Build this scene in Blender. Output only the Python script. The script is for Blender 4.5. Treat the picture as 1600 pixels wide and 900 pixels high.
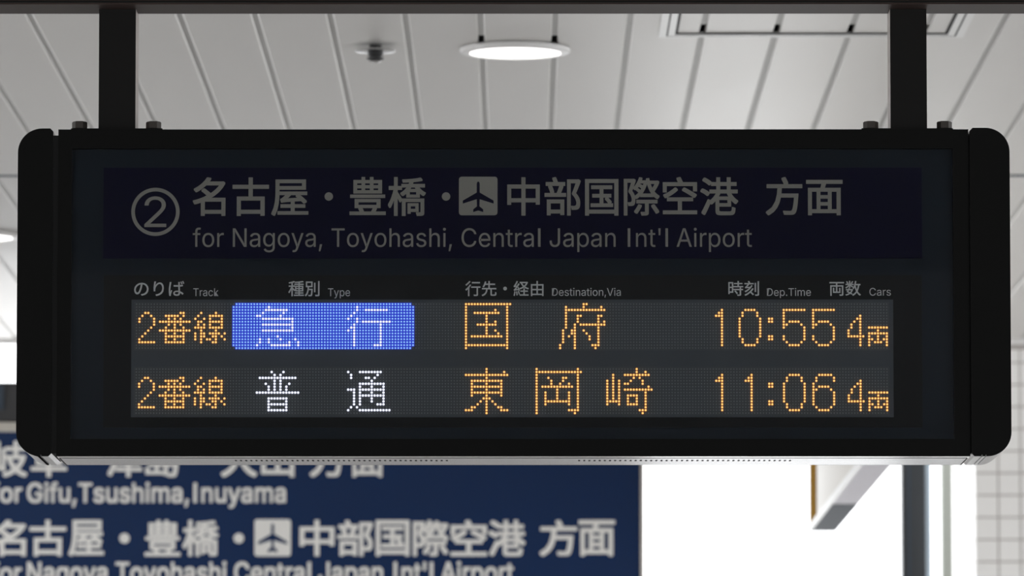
import bpy, bmesh, math, os, random
from mathutils import Vector, Matrix

for o in list(bpy.data.objects):
    bpy.data.objects.remove(o, do_unlink=True)
SC = bpy.context.scene
COL = SC.collection

# ------------------------------------------------------------------ camera, world, exposure
F = 10400.0                      # focal length in pixels of the 1600 px wide frame (long telephoto)
CAM = Vector((0.0, 0.0, 1.55))
PITCH = math.atan(963.0 / F)     # looking slightly up
YAW = math.atan(15.0 / F)
cd = bpy.data.cameras.new('camera')
cam = bpy.data.objects.new('camera', cd)
COL.objects.link(cam)
cd.sensor_width = 36.0
cd.lens = F / 1600.0 * 36.0
cam.location = CAM
cam.rotation_mode = 'XYZ'
cam.rotation_euler = (math.pi / 2 + PITCH, 0, YAW)
cd.clip_start = 0.1
cd.clip_end = 500
cd.dof.use_dof = True
cd.dof.focus_distance = 13.46
cd.dof.aperture_fstop = 10.5
SC.camera = cam
SC.view_settings.view_transform = 'Standard'
SC.view_settings.look = 'None'
SC.view_settings.exposure = 0.0
SC.view_settings.gamma = 1.0
SC.view_settings.use_curve_mapping = False
SC.cycles.max_bounces = 8
SC.cycles.diffuse_bounces = 5
SC.cycles.transparent_max_bounces = 12

world = bpy.data.worlds.new('overcast_sky')
SC.world = world
world.use_nodes = True
bg = world.node_tree.nodes['Background']
bg.inputs['Color'].default_value = (0.97, 0.985, 1.0, 1)
bg.inputs['Strength'].default_value = 3.0

MROT = cam.rotation_euler.to_matrix()


def P(px, py, Y):
    """point of the vertical plane at distance Y seen at photograph pixel (px, py)"""
    d = MROT @ Vector(((px - 800.0) / F, (450.0 - py) / F, -1.0))
    t = (Y - CAM.y) / d.y
    return CAM + d * t


def PZ(px, py, z):
    """point of the horizontal plane at height z"""
    d = MROT @ Vector(((px - 800.0) / F, (450.0 - py) / F, -1.0))
    t = (z - CAM.z) / d.z
    return CAM + d * t


# ------------------------------------------------------------------ materials
def srgb(r, g, b):
    def f(c):
        c /= 255.0
        return c / 12.92 if c <= 0.04045 else ((c + 0.055) / 1.055) ** 2.4
    return (f(r), f(g), f(b), 1.0)


def mat(name, col, rough=0.5, metal=0.0, noise=0.0, nscale=20.0, stretch=(1, 1, 1), bump=0.0, spec=0.5, rnoise=0.0):
    m = bpy.data.materials.new(name)
    m.use_nodes = True
    nt = m.node_tree
    b = nt.nodes['Principled BSDF']
    b.inputs['Base Color'].default_value = col if len(col) == 4 else (*col, 1)
    b.inputs['Roughness'].default_value = rough
    b.inputs['Metallic'].default_value = metal
    b.inputs['Specular IOR Level'].default_value = spec
    tc = nt.nodes.new('ShaderNodeTexCoord')
    mp = nt.nodes.new('ShaderNodeMapping')
    mp.inputs['Scale'].default_value = stretch
    nz = nt.nodes.new('ShaderNodeTexNoise')
    nz.inputs['Scale'].default_value = nscale
    nz.inputs['Detail'].default_value = 4
    nt.links.new(tc.outputs['Object'], mp.inputs['Vector'])
    nt.links.new(mp.outputs['Vector'], nz.inputs['Vector'])
    if noise > 0:
        mx = nt.nodes.new('ShaderNodeMix')
        mx.data_type = 'RGBA'
        c = b.inputs['Base Color'].default_value
        mx.inputs[6].default_value = (c[0] * (1 - noise), c[1] * (1 - noise), c[2] * (1 - noise), 1)
        mx.inputs[7].default_value = (min(1, c[0] * (1 + noise)), min(1, c[1] * (1 + noise)), min(1, c[2] * (1 + noise)), 1)
        nt.links.new(nz.outputs['Fac'], mx.inputs[0])
        nt.links.new(mx.outputs[2], b.inputs['Base Color'])
    if rnoise > 0:
        mr = nt.nodes.new('ShaderNodeMapRange')
        mr.inputs['To Min'].default_value = max(0.02, rough - rnoise)
        mr.inputs['To Max'].default_value = rough + rnoise
        nt.links.new(nz.outputs['Fac'], mr.inputs['Value'])
        nt.links.new(mr.outputs['Result'], b.inputs['Roughness'])
    if bump > 0:
        bp = nt.nodes.new('ShaderNodeBump')
        bp.inputs['Strength'].default_value = bump
        bp.inputs['Distance'].default_value = 0.002
        nt.links.new(nz.outputs['Fac'], bp.inputs['Height'])
        nt.links.new(bp.outputs['Normal'], b.inputs['Normal'])
    return m


def emit(name, col, strength):
    m = bpy.data.materials.new(name)
    m.use_nodes = True
    nt = m.node_tree
    b = nt.nodes['Principled BSDF']
    b.inputs['Base Color'].default_value = (0.02, 0.02, 0.02, 1)
    b.inputs['Emission Color'].default_value = (*col, 1)
    b.inputs['Emission Strength'].default_value = strength
    b.inputs['Specular IOR Level'].default_value = 0.1
    return m


def glass(name, tint=(0.93, 0.95, 0.97), rough=0.03, refl=1.0):
    m = bpy.data.materials.new(name)
    m.use_nodes = True
    nt = m.node_tree
    nt.nodes.clear()
    out = nt.nodes.new('ShaderNodeOutputMaterial')
    mx = nt.nodes.new('ShaderNodeMixShader')
    tr = nt.nodes.new('ShaderNodeBsdfTransparent')
    gl = nt.nodes.new('ShaderNodeBsdfGlossy')
    fr = nt.nodes.new('ShaderNodeFresnel')
    fr.inputs['IOR'].default_value = 1.45
    tr.inputs['Color'].default_value = (*tint, 1)
    gl.inputs['Roughness'].default_value = rough
    gl.inputs['Color'].default_value = (refl, refl, refl, 1)
    nt.links.new(fr.outputs[0], mx.inputs[0])
    nt.links.new(tr.outputs[0], mx.inputs[1])
    nt.links.new(gl.outputs[0], mx.inputs[2])
    nt.links.new(mx.outputs[0], out.inputs[0])
    return m


M = {}
M['black'] = mat('black_powder_coat', (0.0045, 0.0045, 0.0042), 0.5, noise=0.15, nscale=60, bump=0.05, spec=0.1)
M['groove'] = mat('dark_groove', (0.004, 0.004, 0.004), 0.8)
M['alu'] = mat('brushed_aluminium', (0.80, 0.80, 0.79), 0.22, 0.95, noise=0.05, nscale=6, stretch=(1, 12, 12), rnoise=0.08)
M['under'] = mat('brushed_underside_aluminium', (0.54, 0.54, 0.55), 0.26, 0.9, noise=0.03, nscale=2, stretch=(1, 2, 2), rnoise=0.02)
M['frame'] = mat('satin_hatch_frame', (0.70, 0.70, 0.69), 0.4, 0.7, noise=0.05)
M['post'] = mat('dark_brown_steel', (0.005, 0.0045, 0.004), 0.55, 0.0, noise=0.2, nscale=30, spec=0.2)
M['post_side'] = mat('post_lit_side_steel', (0.30, 0.26, 0.24), 0.45, 0.4, noise=0.1)  # inner side face, the light it reflects put into a paler colour
M['beam'] = mat('bronze_anodised_channel', (0.048, 0.032, 0.028), 0.5, 0.0, noise=0.12, nscale=3, stretch=(1, 8, 8), spec=0.12)
M['bolt'] = mat('dull_steel_bolt', (0.07, 0.06, 0.052), 0.5, 0.4, noise=0.2, nscale=80)
M['tint'] = mat('blue_black_backing', (0.0045, 0.012, 0.021), 0.6, noise=0.1, nscale=8, spec=0.2)
M['navy'] = mat('navy_sign_face', (0.003, 0.0025, 0.024), 0.6, noise=0.05, nscale=5, spec=0.05)
M['window'] = mat('black_mask', (0.006, 0.006, 0.006), 0.6, noise=0.1, spec=0.15)
M['led_base'] = mat('grey_led_module', (0.11, 0.115, 0.12), 0.65, noise=0.12, nscale=5, spec=0.2)
M['led_gap'] = mat('grey_module_gap', (0.092, 0.098, 0.106), 0.6, noise=0.05, spec=0.2)
M['led_off'] = mat('unlit_led_lens', (0.28, 0.285, 0.28), 0.5, noise=0.4, nscale=300, spec=0.3)
M['letter'] = mat('cream_lettering', (0.43, 0.39, 0.325), 0.6, noise=0.04, nscale=10, spec=0.2)
M['caption'] = mat('white_caption_print', (0.86, 0.83, 0.77), 0.6, noise=0.04, nscale=10, spec=0.2)
M['glass'] = glass('clear_cover_glass')
M['amber'] = emit('amber_led_core', (1.0, 0.66, 0.20), 1.4)
M['amber_halo'] = emit('amber_led_glow', (0.50, 0.10, 0.004), 1.0)  # halo materials: light spread around lit dots, painted as emission
M['white_led'] = emit('white_led_core', (0.98, 0.98, 1.0), 1.3)
M['white_halo'] = emit('white_led_glow', (0.17, 0.17, 0.32), 1.0)
M['blue_led'] = emit('blue_led_core', (0.34, 0.58, 1.0), 1.15)
M['blue_halo'] = emit('blue_led_glow', (0.018, 0.045, 0.62), 1.0)
M['plank'] = mat('satin_aluminium_plank', (0.615, 0.60, 0.58), 0.42, 0.55, noise=0.05, nscale=2.2, stretch=(3, 0.6, 1), rnoise=0.03)
M['joint'] = mat('joint_strip_metal', (0.47, 0.465, 0.45), 0.5, 0.3, noise=0.05)
M['void'] = mat('ceiling_void', (0.01, 0.01, 0.01), 0.9)
M['white'] = mat('white_enamel', (0.80, 0.79, 0.78), 0.35, noise=0.03)
M['lamp'] = emit('downlight_diffuser', (1.0, 0.98, 0.95), 4.0)
M['chrome'] = mat('chrome', (0.6, 0.6, 0.6), 0.15, 1.0, noise=0.1)
M['bluesign'] = mat('blue_enamel_sign', (0.0045, 0.023, 0.085), 0.25, noise=0.08, nscale=2, spec=0.3)
M['bluetext'] = mat('white_reflective_text', (0.84, 0.83, 0.80), 0.5, noise=0.03)
M['signframe'] = mat('beige_sign_frame', (0.52, 0.49, 0.44), 0.45, noise=0.08)
M['darkbox'] = mat('dark_housing', (0.035, 0.035, 0.037), 0.5, noise=0.1)
M['tile'] = mat('ivory_wall_tile', (0.92, 0.905, 0.885), 0.3, noise=0.05, nscale=3)
M['grout'] = mat('tile_grout', (0.42, 0.39, 0.37), 0.9, noise=0.1, nscale=30)
M['floor'] = mat('granite_floor', (0.46, 0.45, 0.44), 0.35, noise=0.15, nscale=6)
M['wall'] = mat('painted_wall', (0.62, 0.61, 0.60), 0.7, noise=0.05)
M['darkceil'] = mat('dark_reflection_ceiling', (0.028, 0.027, 0.026), 0.8, noise=0.1)
M['paleceil'] = mat('lighter_reflection_ceiling', (0.11, 0.11, 0.11), 0.8, noise=0.1)
M['mullion'] = mat('charcoal_mullion', (0.045, 0.050, 0.056), 0.35, 0.3, noise=0.1, nscale=4)
M['silverstrip'] = mat('pale_blue_edge_strip', (0.55, 0.66, 0.76), 0.3, 0.5, noise=0.05)
M['palecol'] = mat('pale_green_grey_column', (0.30, 0.32, 0.29), 0.6, noise=0.05)
M['gold'] = mat('ochre_edge_trim', (0.36, 0.20, 0.045), 0.8, 0.0, noise=0.15, nscale=12, spec=0.0)
M['lightface'] = mat('ivory_sign_face', (0.60, 0.56, 0.50), 0.4, noise=0.05)
M['steel'] = mat('pale_grey_underside', (0.84, 0.82, 0.88), 0.6, 0.0, noise=0.04, spec=0.2)
M['greysteel'] = mat('grey_end_plate', (0.05, 0.065, 0.085), 0.6, 0.0, spec=0.2, noise=0.05)


# ------------------------------------------------------------------ builders
def box(bm, x0, x1, y0, y1, z0, z1, mi=0):
    vs = [bm.verts.new((x, y, z)) for x in (x0, x1) for y in (y0, y1) for z in (z0, z1)]
    for f in ((0, 1, 3, 2), (4, 6, 7, 5), (0, 4, 5, 1), (2, 3, 7, 6), (0, 2, 6, 4), (1, 5, 7, 3)):
        fc = bm.faces.new([vs[i] for i in f])
        fc.material_index = mi
    return vs


def prism_y(bm, pts, y0, y1, mi_front=0, mi_side=0):
    """extrude an (x, z) outline from y0 (front, towards the camera) to y1"""
    a = [bm.verts.new((x, y0, z)) for x, z in pts]
    b = [bm.verts.new((x, y1, z)) for x, z in pts]
    f = bm.faces.new(a); f.material_index = mi_front
    f = bm.faces.new(b[::-1]); f.material_index = mi_side
    n = len(pts)
    for i in range(n):
        f = bm.faces.new((a[i], b[i], b[(i + 1) % n], a[(i + 1) % n]))
        f.material_index = mi_side


def lathe(bm, prof, cx, cy, n=48, mi=0, zc=0.0):
    """revolve (r, z) profile about the vertical axis at cx, cy"""
    rings = []
    for r, z in prof:
        if r < 1e-6:
            rings.append([bm.verts.new((cx, cy, zc + z))])
        else:
            rings.append([bm.verts.new((cx + r * math.cos(2 * math.pi * i / n), cy + r * math.sin(2 * math.pi * i / n), zc + z)) for i in range(n)])
    for a, b in zip(rings, rings[1:]):
        for i in range(n):
            j = (i + 1) % n
            if len(a) == 1 and len(b) == 1:
                continue
            if len(a) == 1:
                f = bm.faces.new((a[0], b[i], b[j]))
            elif len(b) == 1:
                f = bm.faces.new((a[i], a[j], b[0]))
            else:
                f = bm.faces.new((a[i], a[j], b[j], b[i]))
            f.material_index = mi
            f.smooth = False


def obj(name, bm, mats, parent=None, recalc=True, bevel=0.0, loc=None):
    if recalc:
        bmesh.ops.recalc_face_normals(bm, faces=bm.faces)
    if loc is not None:
        bmesh.ops.translate(bm, verts=bm.verts, vec=-Vector(loc))
    me = bpy.data.meshes.new(name)
    bm.to_mesh(me)
    bm.free()
    o = bpy.data.objects.new(name, me)
    for m in (mats if isinstance(mats, (list, tuple)) else [mats]):
        me.materials.append(m)
    COL.objects.link(o)
    if loc is not None:
        o.location = loc
    if parent is not None:
        o.parent = parent
        o.matrix_parent_inverse = Matrix.Translation(-WLOC(parent))
    if bevel > 0:
        md = o.modifiers.new('bevel', 'BEVEL')
        md.width = bevel
        md.segments = 2
        md.limit_method = 'ANGLE'
    return o


def WLOC(o):
    """world position of an unrotated parent (parents here carry translation only)"""
    v = Vector(o.location)
    if o.parent is not None:
        v = v + WLOC(o.parent) + o.matrix_parent_inverse.translation
    return v


def thing(name, label, cat, loc=(0, 0, 0), group=None):
    o = bpy.data.objects.new(name, None)
    o.empty_display_size = 0.1
    COL.objects.link(o)
    o.location = loc
    o['label'] = label
    o['category'] = cat
    if group:
        o['group'] = group
    return o


def struct(o):
    o['kind'] = 'structure'
    return o


def bx(name, m, parent, x0, x1, y0, y1, z0, z1, bevel=0.0, loc=None):
    bm = bmesh.new()
    box(bm, x0, x1, y0, y1, z0, z1)
    return obj(name, bm, m, parent, bevel=bevel, loc=loc)


def panel_px(name, m, parent, px0, py0, px1, py1, Y, depth, bevel=0.0):
    a = P(px0, py1, Y); b = P(px1, py0, Y)
    return bx(name, m, parent, a.x, b.x, Y, Y + depth, a.z, b.z, bevel)


# fonts: Blender's own built-in font (falls back to its bundled CJK face); its bundled Inter for the Latin words
FONT_LATIN = None
try:
    fp = os.path.join(bpy.utils.system_resource('DATAFILES'), 'fonts', 'Inter.woff2')
    if os.path.exists(fp):
        FONT_LATIN = bpy.data.fonts.load(fp)
except Exception:
    FONT_LATIN = None


def text_mesh(body, bold=0.0, latin=False, res=4):
    cu = bpy.data.curves.new('lettering', 'FONT')
    cu.body = body
    cu.size = 1.0
    cu.offset = bold
    cu.resolution_u = res
    cu.fill_mode = 'FRONT'
    if latin and FONT_LATIN:
        cu.font = FONT_LATIN
    o = bpy.data.objects.new('lettering_source', cu)
    COL.objects.link(o)
    bpy.context.view_layer.update()
    dg = bpy.context.evaluated_depsgraph_get()
    me = bpy.data.meshes.new_from_object(o.evaluated_get(dg))
    bpy.data.objects.remove(o, do_unlink=True)
    return me


def plain_bars(me):
    """give capital i and small l the plain upright stroke they have on the sign"""
    n = len(me.vertices)
    par = list(range(n))

    def root(a):
        while par[a] != a:
            par[a] = par[par[a]]
            a = par[a]
        return a
    for e in me.edges:
        a, b = root(e.vertices[0]), root(e.vertices[1])
        par[a] = b
    isl = {}
    for i in range(n):
        isl.setdefault(root(i), []).append(i)

    def size(idx, m_):
        xs = [m_.vertices[i].co.x for i in idx]; ys = [m_.vertices[i].co.y for i in idx]
        return min(xs), max(xs), min(ys), max(ys)
    for ch in 'Il':
        src = text_mesh(ch, 0, True)
        a0, a1, b0, b1 = size(range(len(src.vertices)), src)
        for r_, idx in isl.items():
            if len(idx) != len(src.vertices):
                continue
            x0, x1, y0, y1 = size(idx, me)
            if abs((x1 - x0) - (a1 - a0)) > 1e-3 or abs((y1 - y0) - (b1 - b0)) > 1e-3 or len(idx) <= 4:
                continue
            w = 0.075
            c = (x0 + x1) / 2 if ch == 'I' else (x0 + x1) / 2 - 0.01
            for i in idx:                       # collapse onto a bar: snap every vertex to the nearer side
                v = me.vertices[i].co
                v.x = c - w / 2 if v.x < c else c + w / 2


def thicken(me, w):
    """embolden flat letters: overlay copies of the outline shifted by w em in eight directions"""
    vs = [tuple(v.co) for v in me.vertices]
    fs = [tuple(p.vertices) for p in me.polygons]
    av, af = [], []
    for dx in (-w, 0, w):
        for dy in (-w, 0, w):
            n = len(av)
            av += [(x + dx, y + dy, 5e-5 * len(av) / len(vs)) for x, y, z in vs]
            af += [tuple(i + n for i in f) for f in fs]
    me.clear_geometry()
    me.from_pydata(av, [], af)


def lettering(name, body, m, parent, px0, py0, px1, py1, Y, bold=0.0, latin=False, label=None):
    """flat printed words fitted to the box they fill on the sign face at distance Y"""
    me = text_mesh(body, bold if bold < 0 else 0.0, latin)
    if latin and FONT_LATIN:
        plain_bars(me)
    if bold > 0:
        thicken(me, bold)
    xs = [v.co.x for v in me.vertices]; ys = [v.co.y for v in me.vertices]
    x0, x1, y0, y1 = min(xs), max(xs), min(ys), max(ys)
    a = P(px0, py1, Y); b = P(px1, py0, Y)
    for v in me.vertices:
        x = a.x + (v.co.x - x0) / (x1 - x0) * (b.x - a.x)
        z = a.z + (v.co.y - y0) / (y1 - y0) * (b.z - a.z)
        v.co = (x, Y - v.co.z, z)
    me.name = name
    me.materials.clear()
    me.materials.append(m)
    o = bpy.data.objects.new(name, me)
    COL.objects.link(o)
    o.parent = parent
    o.matrix_parent_inverse = Matrix.Translation(-WLOC(parent))
    if label:
        o['label'] = label
    if latin and len(body) > 8:
        o['kind'] = 'stuff'      # a line of small flat letters
    return o


def disc_px(name, m, parent, cx, cy, r, Y, r_in=0.0, n=64):
    s = Y / F
    c = P(cx, cy, Y)
    bm = bmesh.new()
    outer = [bm.verts.new((c.x + r * s * math.cos(2 * math.pi * i / n), Y, c.z + r * s * math.sin(2 * math.pi * i / n))) for i in range(n)]
    if r_in > 0:
        inner = [bm.verts.new((c.x + r_in * s * math.cos(2 * math.pi * i / n), Y, c.z + r_in * s * math.sin(2 * math.pi * i / n))) for i in range(n)]
        for i in range(n):
            j = (i + 1) % n
            bm.faces.new((outer[i], outer[j], inner[j], inner[i]))
    else:
        bm.faces.new(outer)
    return obj(name, bm, m, parent)


def rounded_rect(x0, x1, z0, z1, rads, n=10):
    """outline, rads = (bottom left, bottom right, top right, top left)"""
    pts = []
    cs = ((x0, z0, 1, 1, math.pi), (x1, z0, -1, 1, 1.5 * math.pi), (x1, z1, -1, -1, 0), (x0, z1, 1, -1, 0.5 * math.pi))
    for (x, z, sx, sz, a0), r in zip(cs, rads):
        if r <= 0:
            pts.append((x, z)); continue
        for i in range(n + 1):
            a = a0 + 0.5 * math.pi * i / n
            pts.append((x + sx * r + r * math.cos(a), z + sz * r + r * math.sin(a)))
    return pts


def aeroplane(name, m, parent, cx, cy, size, Y):
    """plane pictogram seen from above, nose up, size = height of its square in pixels"""
    half = [(0, .78), (.055, .74), (.078, .66), (.078, .20), (.80, -.22), (.80, -.38), (.078, -.15),
            (.066, -.52), (.26, -.68), (.26, -.82), (0, -.74)]
    pts = half + [(-x, y) for x, y in half[::-1][1:-1]]
    c = P(cx, cy, Y); s = size * 0.5 * Y / F
    bm = bmesh.new()
    bm.faces.new([bm.verts.new((c.x + x * s, Y, c.z + y * s)) for x, y in pts])
    bm.normal_update()
    bmesh.ops.triangulate(bm, faces=bm.faces)
    return obj(name, bm, m, parent, recalc=False)


# ------------------------------------------------------------------ setting: floor, walls, ceilings
CZ = 4.05            # ceiling height
WX0, WX1 = -6.0, 6.0
BY = -14.0           # wall behind the photographer
EY = 29.5            # the ceiling ends here, open air beyond
fl = struct(bx('floor', M['floor'], None, WX0, WX1, BY, 40.0, -0.1, 0.0))
bm = bmesh.new()
box(bm, WX0 - 0.2, WX0, BY, -11.0, 0.0, CZ + 0.3)
box(bm, WX0 - 0.2, WX0, -11.0, 12.0, 0.0, 0.9)
box(bm, WX0 - 0.2, WX0, -11.0, 12.0, 3.4, CZ + 0.3)
box(bm, WX0 - 0.2, WX0, 12.0, 15.5, 0.0, CZ + 0.3)
box(bm, WX0 - 0.2, WX0, 15.5, EY, 0.0, 1.1)
box(bm, WX0 - 0.2, WX0, 15.5, EY, 3.4, CZ + 0.3)
struct(obj('wall_left', bm, M['wall']))  # unseen left wall, openings added for daylight on board and far end
# unseen low partition added at far left to grey the board's underside and ceiling
struct(bx('wall_far_added', M['wall'], None, WX0, 0.55, 29.6, 29.75, 0.0, 2.92))
struct(bx('wall_back', M['wall'], None, WX0 - 0.2, WX1 + 0.2, BY - 0.2, BY, 0.0, CZ + 0.3))
# unseen right wall, its openings added to let daylight onto board and far signs
bm = bmesh.new()
box(bm, WX1, WX1 + 0.2, BY, -11.0, 0.0, CZ + 0.3)
box(bm, WX1, WX1 + 0.2, -11.0, 12.0, 0.0, 0.9)
box(bm, WX1, WX1 + 0.2, -11.0, 12.0, 3.75, CZ + 0.3)
box(bm, WX1, WX1 + 0.2, 12.0, 15.5, 0.0, CZ + 0.3)
box(bm, WX1, WX1 + 0.2, 15.5, EY, 0.0, 1.0)
box(bm, WX1, WX1 + 0.2, 15.5, EY, 3.75, CZ + 0.3)
struct(obj('wall_right', bm, M['wall']))

ceil = bpy.data.objects.new('ceiling', None)
COL.objects.link(ceil)
ceil['kind'] = 'structure'
PITCHX = 0.2124
JX = -0.1166
JW = 0.018
JOINT_Y = 22.80
K0, K1 = -26, 22
bx('ceiling_slab', M['void'], ceil, WX0, WX1, 14.0, EY, CZ + 0.10, CZ + 0.30)
bx('near_ceiling_panel', M['darkceil'], ceil, WX0, WX1, 0.5, 14.0, CZ, CZ + 0.10)  # unseen ceiling, its dark tone set for the reflection in the cover glass
bx('rear_ceiling_panel', M['paleceil'], ceil, WX0, WX1, BY, 0.5, CZ, CZ + 0.10)  # unseen, lighter tone added for the brighter lower reflection in the glass


def plank_mesh(y0, y1):
    """a folded metal plank, underside at z = 0, small turned-up edges"""
    w = PITCHX - JW
    bm = bmesh.new()
    r = 0.003
    prof = [(-w / 2, 0.022), (-w / 2, r), (-w / 2 + r, 0.0), (w / 2 - r, 0.0), (w / 2, r), (w / 2, 0.022)]
    a = [bm.verts.new((x, y0, z)) for x, z in prof]
    b = [bm.verts.new((x, y1, z)) for x, z in prof]
    for i in range(5):
        bm.faces.new((a[i], a[i + 1], b[i + 1], b[i]))
    bm.faces.new((a[0], b[0], b[5], a[5]))
    bm.faces.new(a[::-1])
    bm.faces.new(b)
    bmesh.ops.recalc_face_normals(bm, faces=bm.faces)
    me = bpy.data.meshes.new('ceiling_plank')
    bm.to_mesh(me); bm.free()
    me.materials.append(M['plank'])
    return me


pm = [plank_mesh(14.0, JOINT_Y - 0.022), plank_mesh(JOINT_Y + 0.022, EY)]
rnd = random.Random(4)
for k in range(K0, K1):
    xc = JX + PITCHX * (k + 0.5)
    for q in range(2):
        o = bpy.data.objects.new('ceiling_plank', pm[q])
        COL.objects.link(o)
        o.location = (xc, 0, CZ + rnd.uniform(-0.0006, 0.0006))
        o.rotation_euler = (0, rnd.uniform(-0.006, 0.006), 0)
        o.parent = ceil
HX0, HX1, HY0, HY1 = 0.395, 1.275, 18.20, 19.08     # access hatch
for k in range(K0, K1 + 1):
    xj = JX + PITCHX * k
    segs = [(14.0, JOINT_Y - 0.022), (JOINT_Y + 0.022, EY)]
    if k in (0, 1):
        segs = [(14.0, 19.12), (19.45, JOINT_Y - 0.022), (JOINT_Y + 0.022, EY)]
    if HX0 < xj < HX1:
        segs = [(14.0, HY1 - 0.20), (HY1 - 0.03, JOINT_Y - 0.022), (JOINT_Y + 0.022, EY)]
    for y0, y1 in segs:
        bx('joint_strip', M['joint'], ceil, xj - JW / 2 - 0.004, xj + JW / 2 + 0.004, y0, y1, CZ + 0.005, CZ + 0.0075)
bx('cross_joint', M['greysteel'], ceil, WX0, WX1, JOINT_Y - 0.026, JOINT_Y + 0.026, CZ - 0.0015, CZ + 0.002)
bx('edge_trim', M['white'], ceil, WX0, WX1, EY - 0.03, EY + 0.02, CZ - 0.02, CZ + 0.12)

# ------------------------------------------------------------------ tiled pier on the far right
PY0, PY1 = 29.6, 31.2
PX0 = P(1525, 740, PY0).x
TP = 0.0987
pier = bpy.data.objects.new('wall_tiled', None)
COL.objects.link(pier)
pier.location = (PX0, PY0, 0)
pier['kind'] = 'structure'
bx('pier_core', M['grout'], pier, PX0 + 0.004, WX1 + 0.2, PY0 + 0.004, PY1, 0.0, CZ + 0.3)
tb = bmesh.new()
box(tb, 0.003, TP - 0.003, -0.004, 0.005, 0.003, TP - 0.003)
bmesh.ops.bevel(tb, geom=[e for e in tb.edges if all(abs(v.co.y + 0.004) < 1e-6 for v in e.verts)], offset=0.0015, segments=1, affect='EDGES')
bmesh.ops.recalc_face_normals(tb, faces=tb.faces)
tme = bpy.data.meshes.new('wall_tile')
tb.to_mesh(tme); tb.free()
tme.materials.append(M['tile'])
zt = P(1560, 739.2, PY0).z         # height of a joint
rows = range(-14, 11)
for c in range(0, 10):
    for r in rows:
        z = zt + r * TP
        if z + TP > CZ + 0.3:
            continue
        o = bpy.data.objects.new('wall_tile', tme)
        COL.objects.link(o)
        o.parent = pier
        o.location = (c * TP, rnd.uniform(-0.0006, 0.0006), z)
bm = bmesh.new()                    # the receding side of the pier, tiles only a pixel or two wide
for c in range(0, 16):
    for r in range(-30, 11):
        z = zt + r * TP
        if z + TP > CZ + 0.3 or z < 0:
            continue
        y = PY0 + c * TP
        box(bm, PX0 - 0.004, PX0 + 0.005, y + 0.003, y + TP - 0.003, z + 0.003, z + TP - 0.003)
for c in range(0, 40):
    for r in range(-30, 11):
        z = zt + r * TP
        if z + TP > CZ + 0.3 or z < 0 or (c < 10 and r >= -14):
            continue
        box(bm, PX0 + c * TP + 0.003, PX0 + (c + 1) * TP - 0.003, PY0 - 0.004, PY0 + 0.005, z + 0.003, z + TP - 0.003)
o = obj('tile_field', bm, M['tile'], pier)
o['kind'] = 'stuff'
struct(bx('trim_1', M['grout'], None, PX0 - 0.02, WX1, PY0 - 0.04, PY0 - 0.005, CZ - 0.035, CZ + 0.01))

# ------------------------------------------------------------------ door frame columns by the pier
def column(name, label, m, px0, px1, Y, depth, edge=None):
    a = P(px0, 780, Y); b = P(px1, 780, Y)
    t = thing(name, label, 'column', ((a.x + b.x) / 2, Y, 0))
    bx('shaft', m, t, a.x, b.x, Y, Y + depth, 0.0, CZ, 0.004)
    bx('base_plate', M['bolt'], t, a.x - 0.02, b.x + 0.02, Y - 0.02, Y + depth + 0.02, 0.0, 0.015)
    return t


t = column('steel_column', 'charcoal steel post rising beside the tiled pier at lower right', M['mullion'], 1409, 1446, 30.4, 0.14)
a = P(1419, 780, 30.4)
bx('ridge', M['greysteel'], t, a.x, a.x + 0.008, 30.385, 30.40, 0.0, CZ)
a = P(1447, 780, 30.4); b = P(1455, 780, 30.4)
bx('edge_strip', M['silverstrip'], t, a.x, b.x, 30.42, 30.50, 0.0, CZ)
column('pale_column', 'pale green grey post between charcoal post and tiled pier', M['palecol'], 1471.5, 1488.5, 31.6, 0.10)

# ------------------------------------------------------------------ downlights and sprinkler
def downlight(label, x, y, R=0.1615):
    t = thing('downlight', label, 'ceiling light', (x, y, CZ), 'round ceiling downlights')
    bm = bmesh.new()
    lathe(bm, [(R - 0.02, 0.012), (R, 0.004), (R, -0.004), (R - 0.004, -0.008), (R - 0.026, -0.011), (R - 0.028, -0.006), (R - 0.028, 0.012)], x, y, 64, zc=CZ - 0.008)
    obj('rim', bm, M['white'], t)
    bm = bmesh.new()
    lathe(bm, [(R - 0.028, 0.0), (R * 0.5, -0.003), (0, -0.004)], x, y, 64, zc=CZ - 0.014)
    obj('diffuser', bm, M['lamp'], t)
    bm = bmesh.new()
    lathe(bm, [(R - 0.03, 0.09), (R - 0.03, 0.0), (0, 0.0)], x, y, 32, zc=CZ - 0.003)
    obj('housing', bm, M['darkbox'], t)
    return t


p = PZ(805, 82, CZ - 0.015)
downlight('lit round downlight with white rim, directly above middle of departure board', p.x, p.y)
p = PZ(-36, 371, CZ - 0.015)
downlight('lit round downlight at far left, edge showing beside end of departure board', p.x, p.y)

p = PZ(586.5, 80, CZ - 0.018)
t = thing('sprinkler_head', 'small chrome sprinkler head under metal ceiling left of downlight', 'sprinkler', (p.x, p.y, CZ))
bm = bmesh.new()
lathe(bm, [(0.0, 0.004), (0.058, 0.004), (0.0605, 0.001), (0.058, -0.001), (0.02, -0.006), (0.0, -0.006)], p.x, p.y, 40, zc=CZ - 0.018)
obj('escutcheon', bm, M['chrome'], t)
bm = bmesh.new()
lathe(bm, [(0.018, 0.03), (0.018, 0.0)], p.x, p.y, 24, zc=CZ - 0.016)
obj('neck', bm, M['darkbox'], t)
bm = bmesh.new()
lathe(bm, [(0.0, 0.0), (0.022, 0.0), (0.024, -0.006), (0.018, -0.008), (0.018, -0.012), (0.025, -0.014), (0.025, -0.018), (0.017, -0.020), (0.0, -0.020)], p.x, p.y, 24, zc=CZ - 0.024)
obj('body', bm, M['darkbox'], t)
bm = bmesh.new()
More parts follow.
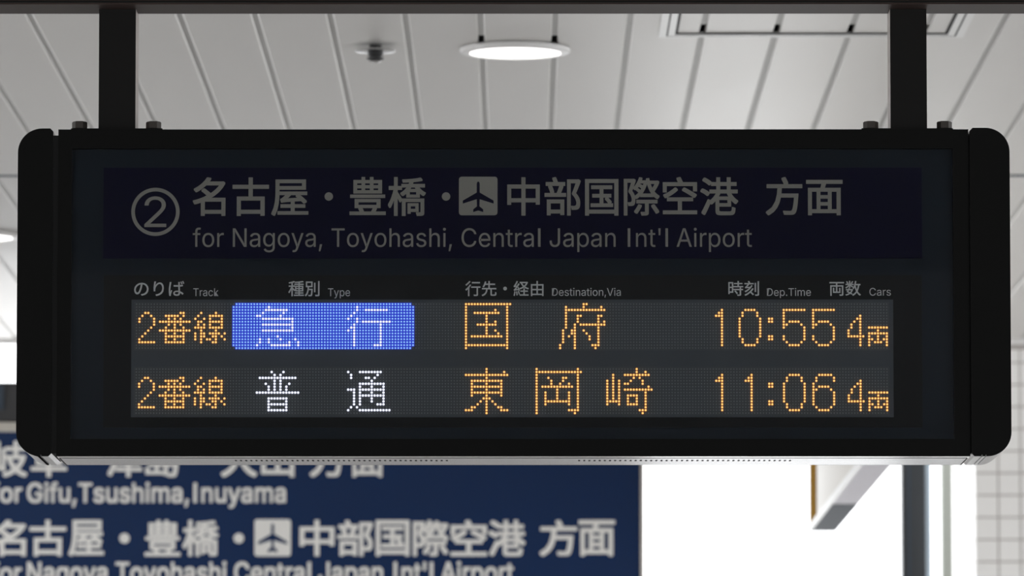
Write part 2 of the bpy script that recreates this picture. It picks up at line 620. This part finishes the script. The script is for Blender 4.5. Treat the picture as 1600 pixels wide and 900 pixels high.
lathe(bm, [(0.0, 0.0), (0.016, 0.0), (0.019, -0.004), (0.008, -0.009), (0.0, -0.010)], p.x, p.y, 24, zc=CZ - 0.044)
obj('deflector', bm, M['chrome'], t)

# ------------------------------------------------------------------ access hatch in the ceiling
t = thing('access_hatch', 'square aluminium framed ceiling hatch near right hanger post', 'hatch', ((HX0 + HX1) / 2, (HY0 + HY1) / 2, CZ))


def ring(name, m, x0, x1, y0, y1, w, z0, z1, parent):
    bm = bmesh.new()
    for a in ((x0, x0 + w, y0, y1), (x1 - w, x1, y0, y1), (x0 + w, x1 - w, y0, y0 + w), (x0 + w, x1 - w, y1 - w, y1)):
        box(bm, a[0], a[1], a[2], a[3], z0, z1)
    return obj(name, bm, m, parent)


ring('outer_frame', M['frame'], HX0, HX1, HY0, HY1, 0.022, CZ - 0.007, CZ - 0.001, t)
ring('frame_gap', M['void'], HX0 + 0.022, HX1 - 0.022, HY0 + 0.022, HY1 - 0.022, 0.005, CZ - 0.006, CZ - 0.001, t)
ring('inner_frame', M['frame'], HX0 + 0.027, HX1 - 0.027, HY0 + 0.027, HY1 - 0.027, 0.020, CZ - 0.006, CZ - 0.001, t)
ring('door_gap', M['void'], HX0 + 0.047, HX1 - 0.047, HY0 + 0.047, HY1 - 0.047, 0.008, CZ - 0.003, CZ - 0.001, t)

# ------------------------------------------------------------------ hanging sign seen from below, lower right
SY1 = 26.7
z0 = P(1266, 830, SY1).z
xa = P(1266, 830, SY1).x; xb = P(1305, 830, SY1).x
SY0 = 21.6
t = thing('hanging_box_sign', 'narrow box sign hanging edge-on, ivory face and pale grey underside, below board at right', 'sign', ((xa + xb) / 2, SY0, z0))
bx('side_face', M['lightface'], t, xa, xb, SY0, SY1 - 0.60, z0 + 0.012, z0 + 0.62)
bx('bottom_plate', M['steel'], t, xa + 0.004, xb, SY0, SY1 - 1.84, z0, z0 + 0.012)
bx('end_plate', M['greysteel'], t, xa + 0.004, xb, SY1 - 1.84, SY1, z0, z0 + 0.012)
bx('corner_strip', M['white'], t, xa - 0.006, xa + 0.004, SY0, SY1, z0 - 0.001, z0 + 0.024)
bx('edge_trim', M['gold'], t, xa - 0.003, xa + 0.016, SY1 - 0.60, SY1, z0 + 0.024, z0 + 0.62)
for yy in (SY0 + 0.6, SY1 - 0.9):
    bx('hanger_rod', M['steel'], t, (xa + xb) / 2 - 0.01, (xa + xb) / 2 + 0.01, yy, yy + 0.02, z0 + 0.62, CZ)

# ------------------------------------------------------------------ blue direction sign behind the board
BYY = 27.0
a = P(-150, 930, BYY); b = P(1000, 675, BYY)
zb = P(0, 958, BYY).z
t = thing('direction_sign', 'big blurred navy direction sign with white lettering hanging behind board', 'sign', ((a.x + b.x) / 2, BYY, zb))
bx('sign_face', M['bluesign'], t, a.x, b.x, BYY, BYY + 0.02, zb, b.z)
bx('top_frame', M['signframe'], t, a.x - 0.01, b.x + 0.012, BYY - 0.01, BYY + 0.10, b.z, b.z + 0.040, 0.003)
bx('side_frame', M['signframe'], t, b.x, b.x + 0.014, BYY - 0.008, BYY + 0.10, zb, b.z)
bx('back_box', M['darkbox'], t, a.x, b.x, BYY + 0.02, BYY + 0.10, zb, b.z)
BT = BYY - 0.002
mt = M['bluetext']
L1 = ((-14, 43, '岐'), (48, 105, '阜'), (166, 223, '津'), (227, 281, '島'), (345, 402, '犬'), (408, 460, '山'), (484, 540, '方'), (548, 600, '面'))
for x0, x1, s in L1:
    lettering('character', s, mt, t, x0, 689, x1, 745.5, BT, 0.021)
L2 = ((-14, 41, '名'), (46, 103.5, '古'), (107, 162.5, '屋'), (226, 282, '豊'), (285, 342, '橋'), (468, 522.5, '中'), (527, 583, '部'),
      (587, 640, '国'), (645, 701, '際'), (704, 761, '空'), (763, 821, '港'), (843, 902, '方'), (904, 961, '面'))
for x0, x1, s in L2:
    lettering('character', s, mt, t, x0, 812.5, x1, 869, BT, 0.021)
disc_px('separator_dot', mt, t, 194.5, 841, 8, BT)
disc_px('separator_dot', mt, t, 373, 841, 8, BT)
c0 = P(397.5, 869, BT); c1 = P(454.5, 811.5, BT)
bm = bmesh.new()
prism_y(bm, rounded_rect(c0.x, c1.x, c0.z, c1.z, (0.012,) * 4), BT, BT + 0.0015)
o = obj('pictogram_tile', bm, mt, t)
aeroplane('aeroplane_symbol', M['bluesign'], t, 426, 840, 57, BT - 0.001)
for x0, x1, y0, y1, s in ((-15, 35, 753, 786, 'for'), (42, 447, 753, 794, 'Gifu,Tsushima,Inuyama'), (-15, 34, 878, 911, 'for'),
                          (42, 803, 877, 920, "Nagoya,Toyohashi,Central Japan Int'l Airport")):
    lettering('word', s, mt, t, x0, y0, x1, y1, BT, 0.016, True)
# dark housing standing on top of the sign and the rods it hangs by
a = P(-60, 657, BYY + 0.03); b = P(60, 598, BYY + 0.03)
h = thing('equipment_housing', 'dark box on top of blue direction sign at far left', 'box', ((a.x + b.x) / 2, BYY + 0.05, a.z))
bx('casing', M['darkbox'], h, a.x, b.x, BYY + 0.02, BYY + 0.16, P(0, 674, BYY).z + 0.0405, b.z, 0.004)
a2 = P(-60, 640, BYY + 0.01); b2 = P(6, 602, BYY + 0.01)
bx('cover_plate', M['greysteel'], h, a2.x, b2.x, BYY + 0.008, BYY + 0.02, a2.z, b2.z)
for px in (300, 700):
    q = P(px, 640, BYY + 0.05)
    bx('hanger_rod', M['steel'], t, q.x - 0.012, q.x + 0.012, BYY + 0.03, BYY + 0.054, P(0, 674, BYY).z + 0.04, CZ)

# ------------------------------------------------------------------ overhead beam, in front
YF = 13.40           # front of the departure board
q5 = P(800, 5, YF - 0.06)
t = thing('overhead_beam', 'bronze coloured metal channel running across top of picture', 'beam', (0, YF, q5.z))
bx('underside', M['beam'], t, WX0, WX1, YF - 0.045, YF + 0.095, q5.z, q5.z + 0.004)
bx('front_lip', M['beam'], t, WX0, WX1, YF - 0.052, YF - 0.045, q5.z + 0.0035, q5.z + 0.12)
bx('edge_bead', M['post'], t, WX0, WX1, YF - 0.056, YF - 0.052, q5.z + 0.002, q5.z + 0.006)
bx('rear_lip', M['beam'], t, WX0, WX1, YF + 0.095, YF + 0.10, q5.z, q5.z + 0.12)
for sx in (-3.2, 0.0, 3.2):
    bx('ceiling_hanger', M['beam'], t, sx - 0.03, sx + 0.03, YF - 0.02, YF + 0.04, q5.z + 0.004, CZ)

# ------------------------------------------------------------------ the departure board
D = 0.27
A = P(88, 713, YF); B = P(1513, 202, YF)
CX = (A.x + B.x) / 2
board = thing('departure_board', 'large black framed station departure board with amber and blue dot display', 'sign', (CX, YF, A.z))
X0, X1, Z0, Z1 = A.x, B.x, A.z, B.z
# hollow housing: top, back, sides; the bottom is a lip, a dark strip for the groove and a slotted plate
bm = bmesh.new()
box(bm, X0, X1, YF + 0.04, YF + D, Z1 - 0.004, Z1)
box(bm, X0, X0 + 0.004, YF + 0.04, YF + D, Z0, Z1 - 0.004)
box(bm, X1 - 0.004, X1, YF + 0.04, YF + D, Z0, Z1 - 0.004)
box(bm, X0 + 0.004, X1 - 0.004, YF + D - 0.004, YF + D, Z0, Z1 - 0.004)
obj('housing', bm, M['alu'], board)
bx('inner_tray', M['groove'], board, X0 + 0.005, X1 - 0.005, YF + 0.03, YF + D - 0.006, Z0 + 0.012, Z0 + 0.016)
s = YF / F
# front bezel
gx0, gx1 = P(111, 450, YF).x, P(1490, 450, YF).x
gz1, gz0 = P(800, 232, YF).z, P(800, 686, YF).z
bm = bmesh.new()
for a in ((X0, gx0, Z0, Z1), (gx1, X1, Z0, Z1), (gx0, gx1, gz1, Z1), (gx0, gx1, Z0, gz0)):
    box(bm, a[0], a[1], YF, YF + 0.030, a[2], a[3])
obj('bezel', bm, M['black'], board)
bx('front_lip', M['alu'], board, X0 + 0.001, X1 - 0.001, YF + 0.0008, YF + 0.032, Z0 - 0.0005, Z0 + 0.0005)
bx('groove_shade_strip', M['groove'], board, X0 + 0.003, X1 - 0.003, YF + 0.032, YF + 0.058, Z0 - 0.0001, Z0 + 0.0005)  # flush near-black strip, the groove's shade put into its colour
# slotted bottom plate
PF, PB = YF + 0.058, YF + D
SA, SB = YF + 0.112, YF + 0.150
bm = bmesh.new()
slots = []
for xs_, xe_ in ((368, 698), (905, 1235)):
    n = 42
    for i in range(n):
        px = xs_ + (xe_ - xs_) * i / (n - 1)
        slots.append(P(px, 720, SA).x)
x = X0 + 0.001


def pq(x0, x1, y0, y1):
    bm.faces.new([bm.verts.new(v) for v in ((x0, y0, Z0), (x1, y0, Z0), (x1, y1, Z0), (x0, y1, Z0))])


for sxp in slots:
    w = 0.0021
    pq(x, sxp - w, PF, PB)
    pq(sxp - w, sxp + w, PF, SA)
    pq(sxp - w, sxp + w, SB, PB)
    x = sxp + w
pq(x, X1 - 0.001, PF, PB)
bmesh.ops.remove_doubles(bm, verts=bm.verts, dist=1e-5)
ret = bmesh.ops.extrude_face_region(bm, geom=list(bm.faces))
bmesh.ops.translate(bm, verts=[g for g in ret['geom'] if isinstance(g, bmesh.types.BMVert)], vec=(0, 0, 0.0006))
obj('slotted_bottom_plate', bm, M['under'], board)

# end caps, rounded on the outer side, black front and silver sides
for side in (-1, 1):
    if side < 0:
        a = P(25, 713, YF); b = P(83.5, 201, YF)
    else:
        a = P(1518, 713, YF); b = P(1577, 200, YF)
    R = 38 * s
    rads = (R, 0, 0, R) if side < 0 else (0, R, R, 0)
    pts = rounded_rect(a.x, b.x, a.z, b.z, rads, 12)
    # small chamfer on the inner top and bottom edge and two grooves in the underside
    pts2 = []
    c = 0.006
    for (x_, z_) in pts:
        inner = (abs(x_ - b.x) < 1e-6) if side < 0 else (abs(x_ - a.x) < 1e-6)
        if inner and abs(z_ - a.z) < 1e-6:
            if side < 0:
                for gx in (0.030, 0.022):
                    pts2 += [(b.x - gx, z_), (b.x - gx, z_ + 0.003), (b.x - gx + 0.002, z_ + 0.003), (b.x - gx + 0.002, z_)]
                pts2 += [(b.x - c, z_), (b.x, z_ + c)]
            else:
                pts2 += [(a.x, z_ + c), (a.x + c, z_)]
                for gx in (0.020, 0.028):
                    pts2 += [(a.x + gx, z_), (a.x + gx, z_ + 0.003), (a.x + gx + 0.002, z_ + 0.003), (a.x + gx + 0.002, z_)]
        elif inner:
            if side < 0:
                pts2 += [(x_, z_ - c), (x_ - c, z_)]
            else:
                pts2 += [(x_ + c, z_), (x_, z_ - c)]
        else:
            pts2.append((x_, z_))
    bm = bmesh.new()
    prism_y(bm, pts2, YF - 0.004, YF, 0, 0)
    e = obj('end_cap_face', bm, M['black'], None)
    bm = bmesh.new()
    prism_y(bm, pts2, YF + 0.0003, YF + D, 0, 0)
    e2 = obj('end_cap', bm, M['under'], board)
    e.parent = e2
    e.matrix_parent_inverse = Matrix.Translation(-WLOC(e2))
    # dark filler strip in the gap
    if side < 0:
        bx('gap_strip', M['groove'], board, b.x + 0.0002, X0 - 0.0002, YF + 0.003, YF + D - 0.02, Z0 + 0.006, Z1 - 0.012)
    else:
        bx('gap_strip', M['groove'], board, X1 + 0.0002, a.x - 0.0002, YF + 0.003, YF + D - 0.02, Z0 + 0.006, Z1 - 0.012)

# face layers behind the cover glass
backing = bx('backing_panel', M['tint'], board, gx0, gx1, YF + 0.016, YF + 0.020, gz0, gz1)
cover = bx('cover_glass', M['glass'], board, gx0, gx1, YF + 0.004, YF + 0.0045, gz0, gz1)
head = panel_px('header_panel', M['navy'], board, 161, 262, 1440, 404, YF + 0.012, 0.004)
disp = panel_px('display_mask', M['window'], board, 161, 430, 1440, 668, YF + 0.012, 0.004)
YT = YF + 0.0115
ml = M['letter']
for x0, x1, y0, y1, w in ((301, 482, 277, 337.5, '名古屋'), (546, 665.5, 276.5, 337.5, '豊橋'), (792.5, 1153.5, 276.5, 337, '中部国際空港'), (1196.5, 1316.5, 276.5, 336.5, '方面')):
    lettering('character_group', w, ml, head, x0, y0, x1, y1, YT, 0.014)
disc_px('separator_dot', ml, head, 513.7, 307, 6.6, YT)
disc_px('separator_dot', ml, head, 697, 307, 6.6, YT)
c0 = P(717, 336.3, YT); c1 = P(777.3, 276, YT)
bm = bmesh.new()
prism_y(bm, rounded_rect(c0.x, c1.x, c0.z, c1.z, (0.006,) * 4), YT, YT + 0.0004)
obj('pictogram_tile', bm, ml, head)
aeroplane('aeroplane_symbol', M['navy'], head, 747.2, 306.8, 60.5, YT - 0.0004)
lettering('word_group', "for Nagoya, Toyohashi, Central Japan Int'l Airport", ml, head, 301, 355.5, 1175, 394.3, YT, 0.0, True)
disc_px('number_ring', ml, head, 242.9, 331, 38, YT, 32.3)
lettering('number', '2', ml, head, 225.5, 306.8, 260, 354.8, YT, 0.0, True)
mc = M['caption']
for x0, y0, x1, y1, w, lat in ((209.5, 439, 288, 462.5, 'のりば', 0), (302, 450.5, 341.5, 462.8, 'Track', 1), (450.5, 439, 499.3, 463, '種別', 0),
                               (512.5, 450.5, 547, 466.2, 'Type', 1), (727, 439, 849.3, 462.8, '行先・経由', 0), (862.5, 449.8, 970, 465, 'Destination,Via', 1),
                               (1138, 439, 1186, 462.3, '時刻', 0), (1198.5, 450, 1267, 465.6, 'Dep.Time', 1), (1296, 438.8, 1345, 462.2, '両数', 0),
                               (1358.5, 449.8, 1392, 462, 'Cars', 1)):
    lettering('caption', w, mc, disp, x0, y0, x1, y1, YT, 0.008 if not lat else 0.0, bool(lat))

# ------------------------------------------------------------------ dot matrix
panel_px('module_frame', M['led_gap'], disp, 204.5, 468, 1395.5, 652, YF + 0.0112, 0.0006)
YL = YF + 0.0108
OX, PX_ = 213.05, 4.6145


def rows_of(d):
    """dict row -> list of columns or (a, b) runs -> set of (row, column)"""
    out = set()
    for r, cs in d.items():
        for c in cs:
            if isinstance(c, tuple):
                out |= {(r, k) for k in range(c[0], c[1] + 1)}
            else:
                out.add((r, c))
    return out


def shift(st, dx):
    return {(r, c + dx) for r, c in st}


def vert(c, r0, r1):
    return {(r, c) for r in range(r0, r1 + 1)}


G_2 = rows_of({3: [3, 4], 4: [2, 5], 5: [1, 6], 6: [1, 6], 7: [6], 8: [5], 9: [4], 10: [3], 11: [2], 12: [1], 13: [(1, 6)]})
G_BAN = rows_of({3: [15, 16], 4: [(10, 14), 16], 5: [11, 13, 15], 6: [(8, 18)], 7: [11, 13, 15], 8: [10, 13, 16], 9: [(8, 18)], 10: [10, 13, 16],
                 11: [(10, 16)], 12: [10, 13, 16], 13: [(10, 16)]})
G_SEN = rows_of({3: [22, 27], 4: [21, (25, 29)], 5: [20, 23, 25, 29], 6: [21, 22, (25, 29)], 7: [21, 23, 25, 29], 8: [(20, 23), (25, 29)], 9: [22, 27],
                 10: [20, 22, 23, (25, 28), 30], 11: [20, 22, 23, 26, 27, 29], 12: [20, 22, 24, 25, 27, 30], 13: [22, 26, 27]})
G_KYU = rows_of({1: [45], 2: [(44, 51)], 3: [43, 50], 4: [41, 42, 49], 5: [(43, 53)], 6: [53], 7: [(43, 53)], 8: [53], 9: [(43, 53)], 11: [48],
                 12: [42, 45, 49, 54], 13: [42, 45, 52, 55], 14: [41, (46, 52), 55]})
G_KOU = rows_of({1: [75], 2: [75, (78, 85)], 3: [74], 4: [73], 5: [72, 75], 6: [75, (77, 86)], 7: [74, 83], 8: [73, 74, 83], 9: [72, 74, 83],
                 10: [74, 83], 11: [74, 83], 12: [74, 83], 13: [74, 83], 14: [74, (81, 83)]})
G_KOKU = vert(112, 0, 15) | vert(126, 0, 15) | vert(119, 3, 11) | rows_of({0: [(112, 127)], 2: [122], 3: [(115, 123)], 6: [122], 7: [(116, 122)],
                                                                         9: [122], 10: [123], 11: [(114, 124)], 14: [(112, 126)]})
G_FU = vert(146, 1, 8) | vert(145, 9, 13) | vert(144, 14, 15) | vert(149, 7, 15) | vert(157, 4, 14) | rows_of({0: [152, 153], 1: [152, 158],
       2: [(146, 159)], 4: [150, 151, 158], 5: [150], 6: [150, 159], 7: [(151, 159)], 9: [148, 152], 10: [148, 153], 11: [147, 154], 12: [154],
       14: [155, 156], 15: [156]})
G_1 = vert(199, 2, 14) | {(3, 198), (4, 197), (4, 198)}
G_0 = rows_of({2: [(207, 210)], 3: [206, 211], 4: [206, 211], 12: [206, 211], 13: [206, 211], 14: [(207, 210)]}) | vert(205, 5, 11) | vert(212, 5, 11)
G_C = rows_of({5: [215, 216], 6: [215, 216], 11: [215, 216], 12: [215, 216]})
G_5 = vert(220, 2, 8) | rows_of({2: [(220, 227)], 6: [(222, 225)], 7: [221, 226], 8: [227], 9: [227], 10: [227], 11: [220, 227], 12: [220, 227],
                                13: [221, 226], 14: [(222, 225)]})
G_6 = vert(230, 5, 12) | vert(237, 8, 12) | rows_of({2: [(232, 236)], 3: [231, 237], 4: [231, 237], 6: [(232, 235)], 7: [231, 236], 13: [231, 236],
                                                    14: [(232, 235)]})
G_4 = vert(246, 4, 14) | rows_of({5: [245], 6: [244], 7: [243], 8: [243], 9: [242], 10: [242], 11: [(242, 247)]})
G_RYO = vert(249, 10, 14) | vert(255, 10, 14) | rows_of({8: [(249, 255)], 9: [252], 10: [(249, 255)], 11: [252], 12: [250, 252, 254], 13: [(251, 253)]})
G_FUTSU = rows_of({1: [46, 50], 2: [47, 49], 3: [(42, 54)], 4: [47, 49], 5: [44, 47, 49, 52], 6: [45, 47, 49, 51], 7: [45, 47, 49, 51], 8: [(41, 55)],
                   10: [(45, 51)], 11: [45, 51], 12: [(45, 51)], 13: [45, 51], 14: [(45, 51)]})
G_TSU = rows_of({1: [72, (76, 83)], 2: [73, 82], 3: [73, 78, 79, 81], 4: [80], 5: [(76, 84)], 6: [76, 80, 84], 7: [(72, 74), (76, 84)],
                 8: [74, 76, 80, 84], 9: [74, (76, 84)], 10: [74, 76, 80, 84], 11: [74, 76, 80, 84], 12: [74, 76, (82, 84)], 13: [73, 75],
                 14: [72, (76, 86)]})
G_HIGASHI = vert(119, 0, 15) | rows_of({1: [125], 2: [(112, 126)], 4: [(114, 124)], 5: [114, 124], 6: [(114, 124)], 7: [114, 124], 8: [(114, 124)],
            9: [114, 124], 10: [118, 120], 11: [117, 121], 12: [116, 122], 13: [114, 115, 123, 124], 14: [(112, 114), (124, 126)]})
G_OKA = vert(136, 0, 15) | vert(150, 0, 14) | vert(143, 7, 10) | vert(139, 8, 12) | vert(147, 8, 12) | rows_of({1: [(136, 151)],
        3: [140, 145, 146], 4: [141, 145], 5: [141, 144, 147], 6: [(138, 148)], 11: [(139, 147)], 14: [(147, 150)], 15: [149]})
G_ZAKI = vert(162, 2, 11) | vert(160, 4, 12) | vert(164, 4, 12) | vert(173, 7, 14) | rows_of({0: [170], 1: [170, 173], 2: [(166, 174)], 3: [169, 171],
         4: [168, 172], 5: [166, 167, 172], 6: [174], 7: [(166, 175)], 9: [(167, 170)], 10: [167, 170], 11: [(160, 164), 167, 170],
         12: [(167, 170)], 14: [171, 172], 15: [172]})
BLUE = {(r, c) for r in range(16) for c in range(34, 94)} | {(r, c) for r in range(1, 15) for c in (33, 94)}
ROW1 = [('digit', G_2, 'amber'), ('character', G_BAN, 'amber'), ('character', G_SEN, 'amber'), ('character', G_KYU, 'wb'), ('character', G_KOU, 'wb'),
        ('character', G_KOKU, 'amber'), ('character', G_FU, 'amber'), ('digit', G_1, 'amber'), ('digit', G_0, 'amber'), ('colon', G_C, 'amber'),
        ('digit', G_5, 'amber'), ('digit', shift(G_5, 10), 'amber'), ('digit', G_4, 'amber'), ('character', G_RYO, 'amber')]
ROW2 = [('digit', G_2, 'amber'), ('character', G_BAN, 'amber'), ('character', G_SEN, 'amber'), ('character', G_FUTSU, 'white'), ('character', G_TSU, 'white'),
        ('character', G_HIGASHI, 'amber'), ('character', G_OKA, 'amber'), ('character', G_ZAKI, 'amber'), ('digit', G_1, 'amber'),
        ('digit', shift(G_1, 10), 'amber'), ('colon', G_C, 'amber'), ('digit', shift(G_0, 15), 'amber'), ('digit', G_6, 'amber'), ('digit', G_4, 'amber'),
        ('character', G_RYO, 'amber')]
PW = PX_ * YL / F      # pitch in metres
DX0 = P(OX, 550, YL).x
SLOT = {'amber': ('amber', 'amber_halo'), 'white': ('white_led', 'white_halo'), 'wb': ('white_led', 'blue_halo'), 'blue': ('blue_led', 'blue_halo')}


def dome(bm, x, z, r, y, h, n=8, mi=0, ph=0.0):
    c = bm.verts.new((x, y - h, z))
    i1 = [bm.verts.new((x + r * .7 * math.cos(2 * math.pi * i / n + ph), y - h * .8, z + r * .7 * math.sin(2 * math.pi * i / n + ph))) for i in range(n)] if n > 6 else None
    o_ = [bm.verts.new((x + r * math.cos(2 * math.pi * i / n + ph), y, z + r * math.sin(2 * math.pi * i / n + ph))) for i in range(n)]
    for i in range(n):
        j = (i + 1) % n
        if i1:
            bm.faces.new((c, i1[j], i1[i])).material_index = mi
            bm.faces.new((i1[i], i1[j], o_[j], o_[i])).material_index = mi
        else:
            bm.faces.new((c, o_[j], o_[i])).material_index = mi


def led_mesh(name, cells, ztop, core, halo, parent, rc=0.36, square=False):
    bm = bmesh.new()
    for r, c in sorted(cells):
        x = DX0 + c * PW; z = ztop - r * PW
        if square:
            w = PW * 0.5
            bm.faces.new([bm.verts.new(v) for v in ((x - w, YL - 0.0002, z - w), (x + w, YL - 0.0002, z - w), (x + w, YL - 0.0002, z + w), (x - w, YL - 0.0002, z + w))]).material_index = 1
        else:
            w = PW * 0.52
            bm.faces.new([bm.verts.new((x + w * math.cos(math.pi * (i + .5) / 4), YL - 0.0002, z + w * math.sin(math.pi * (i + .5) / 4))) for i in range(8)]).material_index = 1
        dome(bm, x, z, PW * rc, YL - 0.0003, 0.0009)
    o = obj(name, bm, [M[core], M[halo]], parent, recalc=False)
    return o


for ri, (ytop, row, words) in enumerate(((475.2, ROW1, 'upper'), (576.7, ROW2, 'lower'))):
    ztop = P(800, ytop, YL).z
    mod = bx('led_matrix', M['led_base'], disp, DX0 - PW * 0.9, DX0 + 255.9 * PW, YL, YL + 0.0003, ztop - 15.8 * PW, ztop + 0.8 * PW)
    used = set()
    kids = []
    for nm, g, colr in row:
        used |= g
        core, halo = SLOT[colr]
        kids.append(led_mesh('lit_' + nm, g, ztop, core, halo, disp, 0.42 if core == 'white_led' else 0.36, square=(colr == 'wb')))
        kids[-1]['label'] = {'amber': 'amber lit dots', 'white': 'white lit dots on unlit ground', 'wb': 'white lit dots on blue field'}[colr]
    if ri == 0:
        kids.append(led_mesh('blue_led_field', BLUE - used, ztop, 'blue_led', 'blue_halo', disp, 0.31, square=True))
        used |= BLUE
        kids[-1]['label'] = 'blue lit dot field around the train type'
    bm = bmesh.new()
    for r in range(16):
        for c in range(256):
            if (r, c) not in used:
                dome(bm, DX0 + c * PW, ztop - r * PW, PW * 0.22, YL, 0.0006, 6)
    kids.append(obj('unlit_led', bm, M['led_off'], disp))
    for kd in kids:
        kd['kind'] = 'stuff'

# ------------------------------------------------------------------ hanger posts and bolts on top of the board
for side, (pl, pr), bolts, lab in ((-1, (154, 211.5), (124.5, 240), 'dark steel hanger post holding left end of departure board'),
                                   (1, (1391.5, 1448.5), (1360.5, 1475.5), 'dark steel hanger post holding right end of departure board')):
    a = P(pl, 190, YF + 0.03); b = P(pr, 190, YF + 0.03)
    t = thing('hanger_post', lab, 'post', ((a.x + b.x) / 2, YF + 0.08, Z1), 'hanger posts of the departure board')
    bm = bmesh.new()
    box(bm, a.x, b.x, YF + 0.03, YF + 0.13, Z1 + 0.004, q5.z + 0.02)
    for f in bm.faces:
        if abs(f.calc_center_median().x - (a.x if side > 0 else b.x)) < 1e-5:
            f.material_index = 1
    obj('tube', bm, [M['post'], M['post_side']], t)
    p0 = P(112 if side < 0 else 1347, 200, YF); p1 = P(253 if side < 0 else 1489, 200, YF)
    bx('base_plate', M['post'], t, p0.x, p1.x, YF + 0.015, YF + 0.16, Z1 + 0.0002, Z1 + 0.004)
    for bxp in bolts:
        c = P(bxp, 195, YF + 0.05)
        bm = bmesh.new()
        lathe(bm, [(0.0, 0.0), (0.018, 0.0), (0.018, 0.003), (0.0, 0.003)], c.x, YF + 0.05, 24, zc=Z1 + 0.004)
        w_ = obj('washer', bm, M['post'], t)
        bm = bmesh.new()
        lathe(bm, [(0.0, 0.0), (0.0155, 0.0), (0.0155, 0.0125), (0.0135, 0.0145), (0.0, 0.0145)], c.x, YF + 0.05, 6, zc=Z1 + 0.007)
        obj('bolt_head', bm, M['bolt'], t)
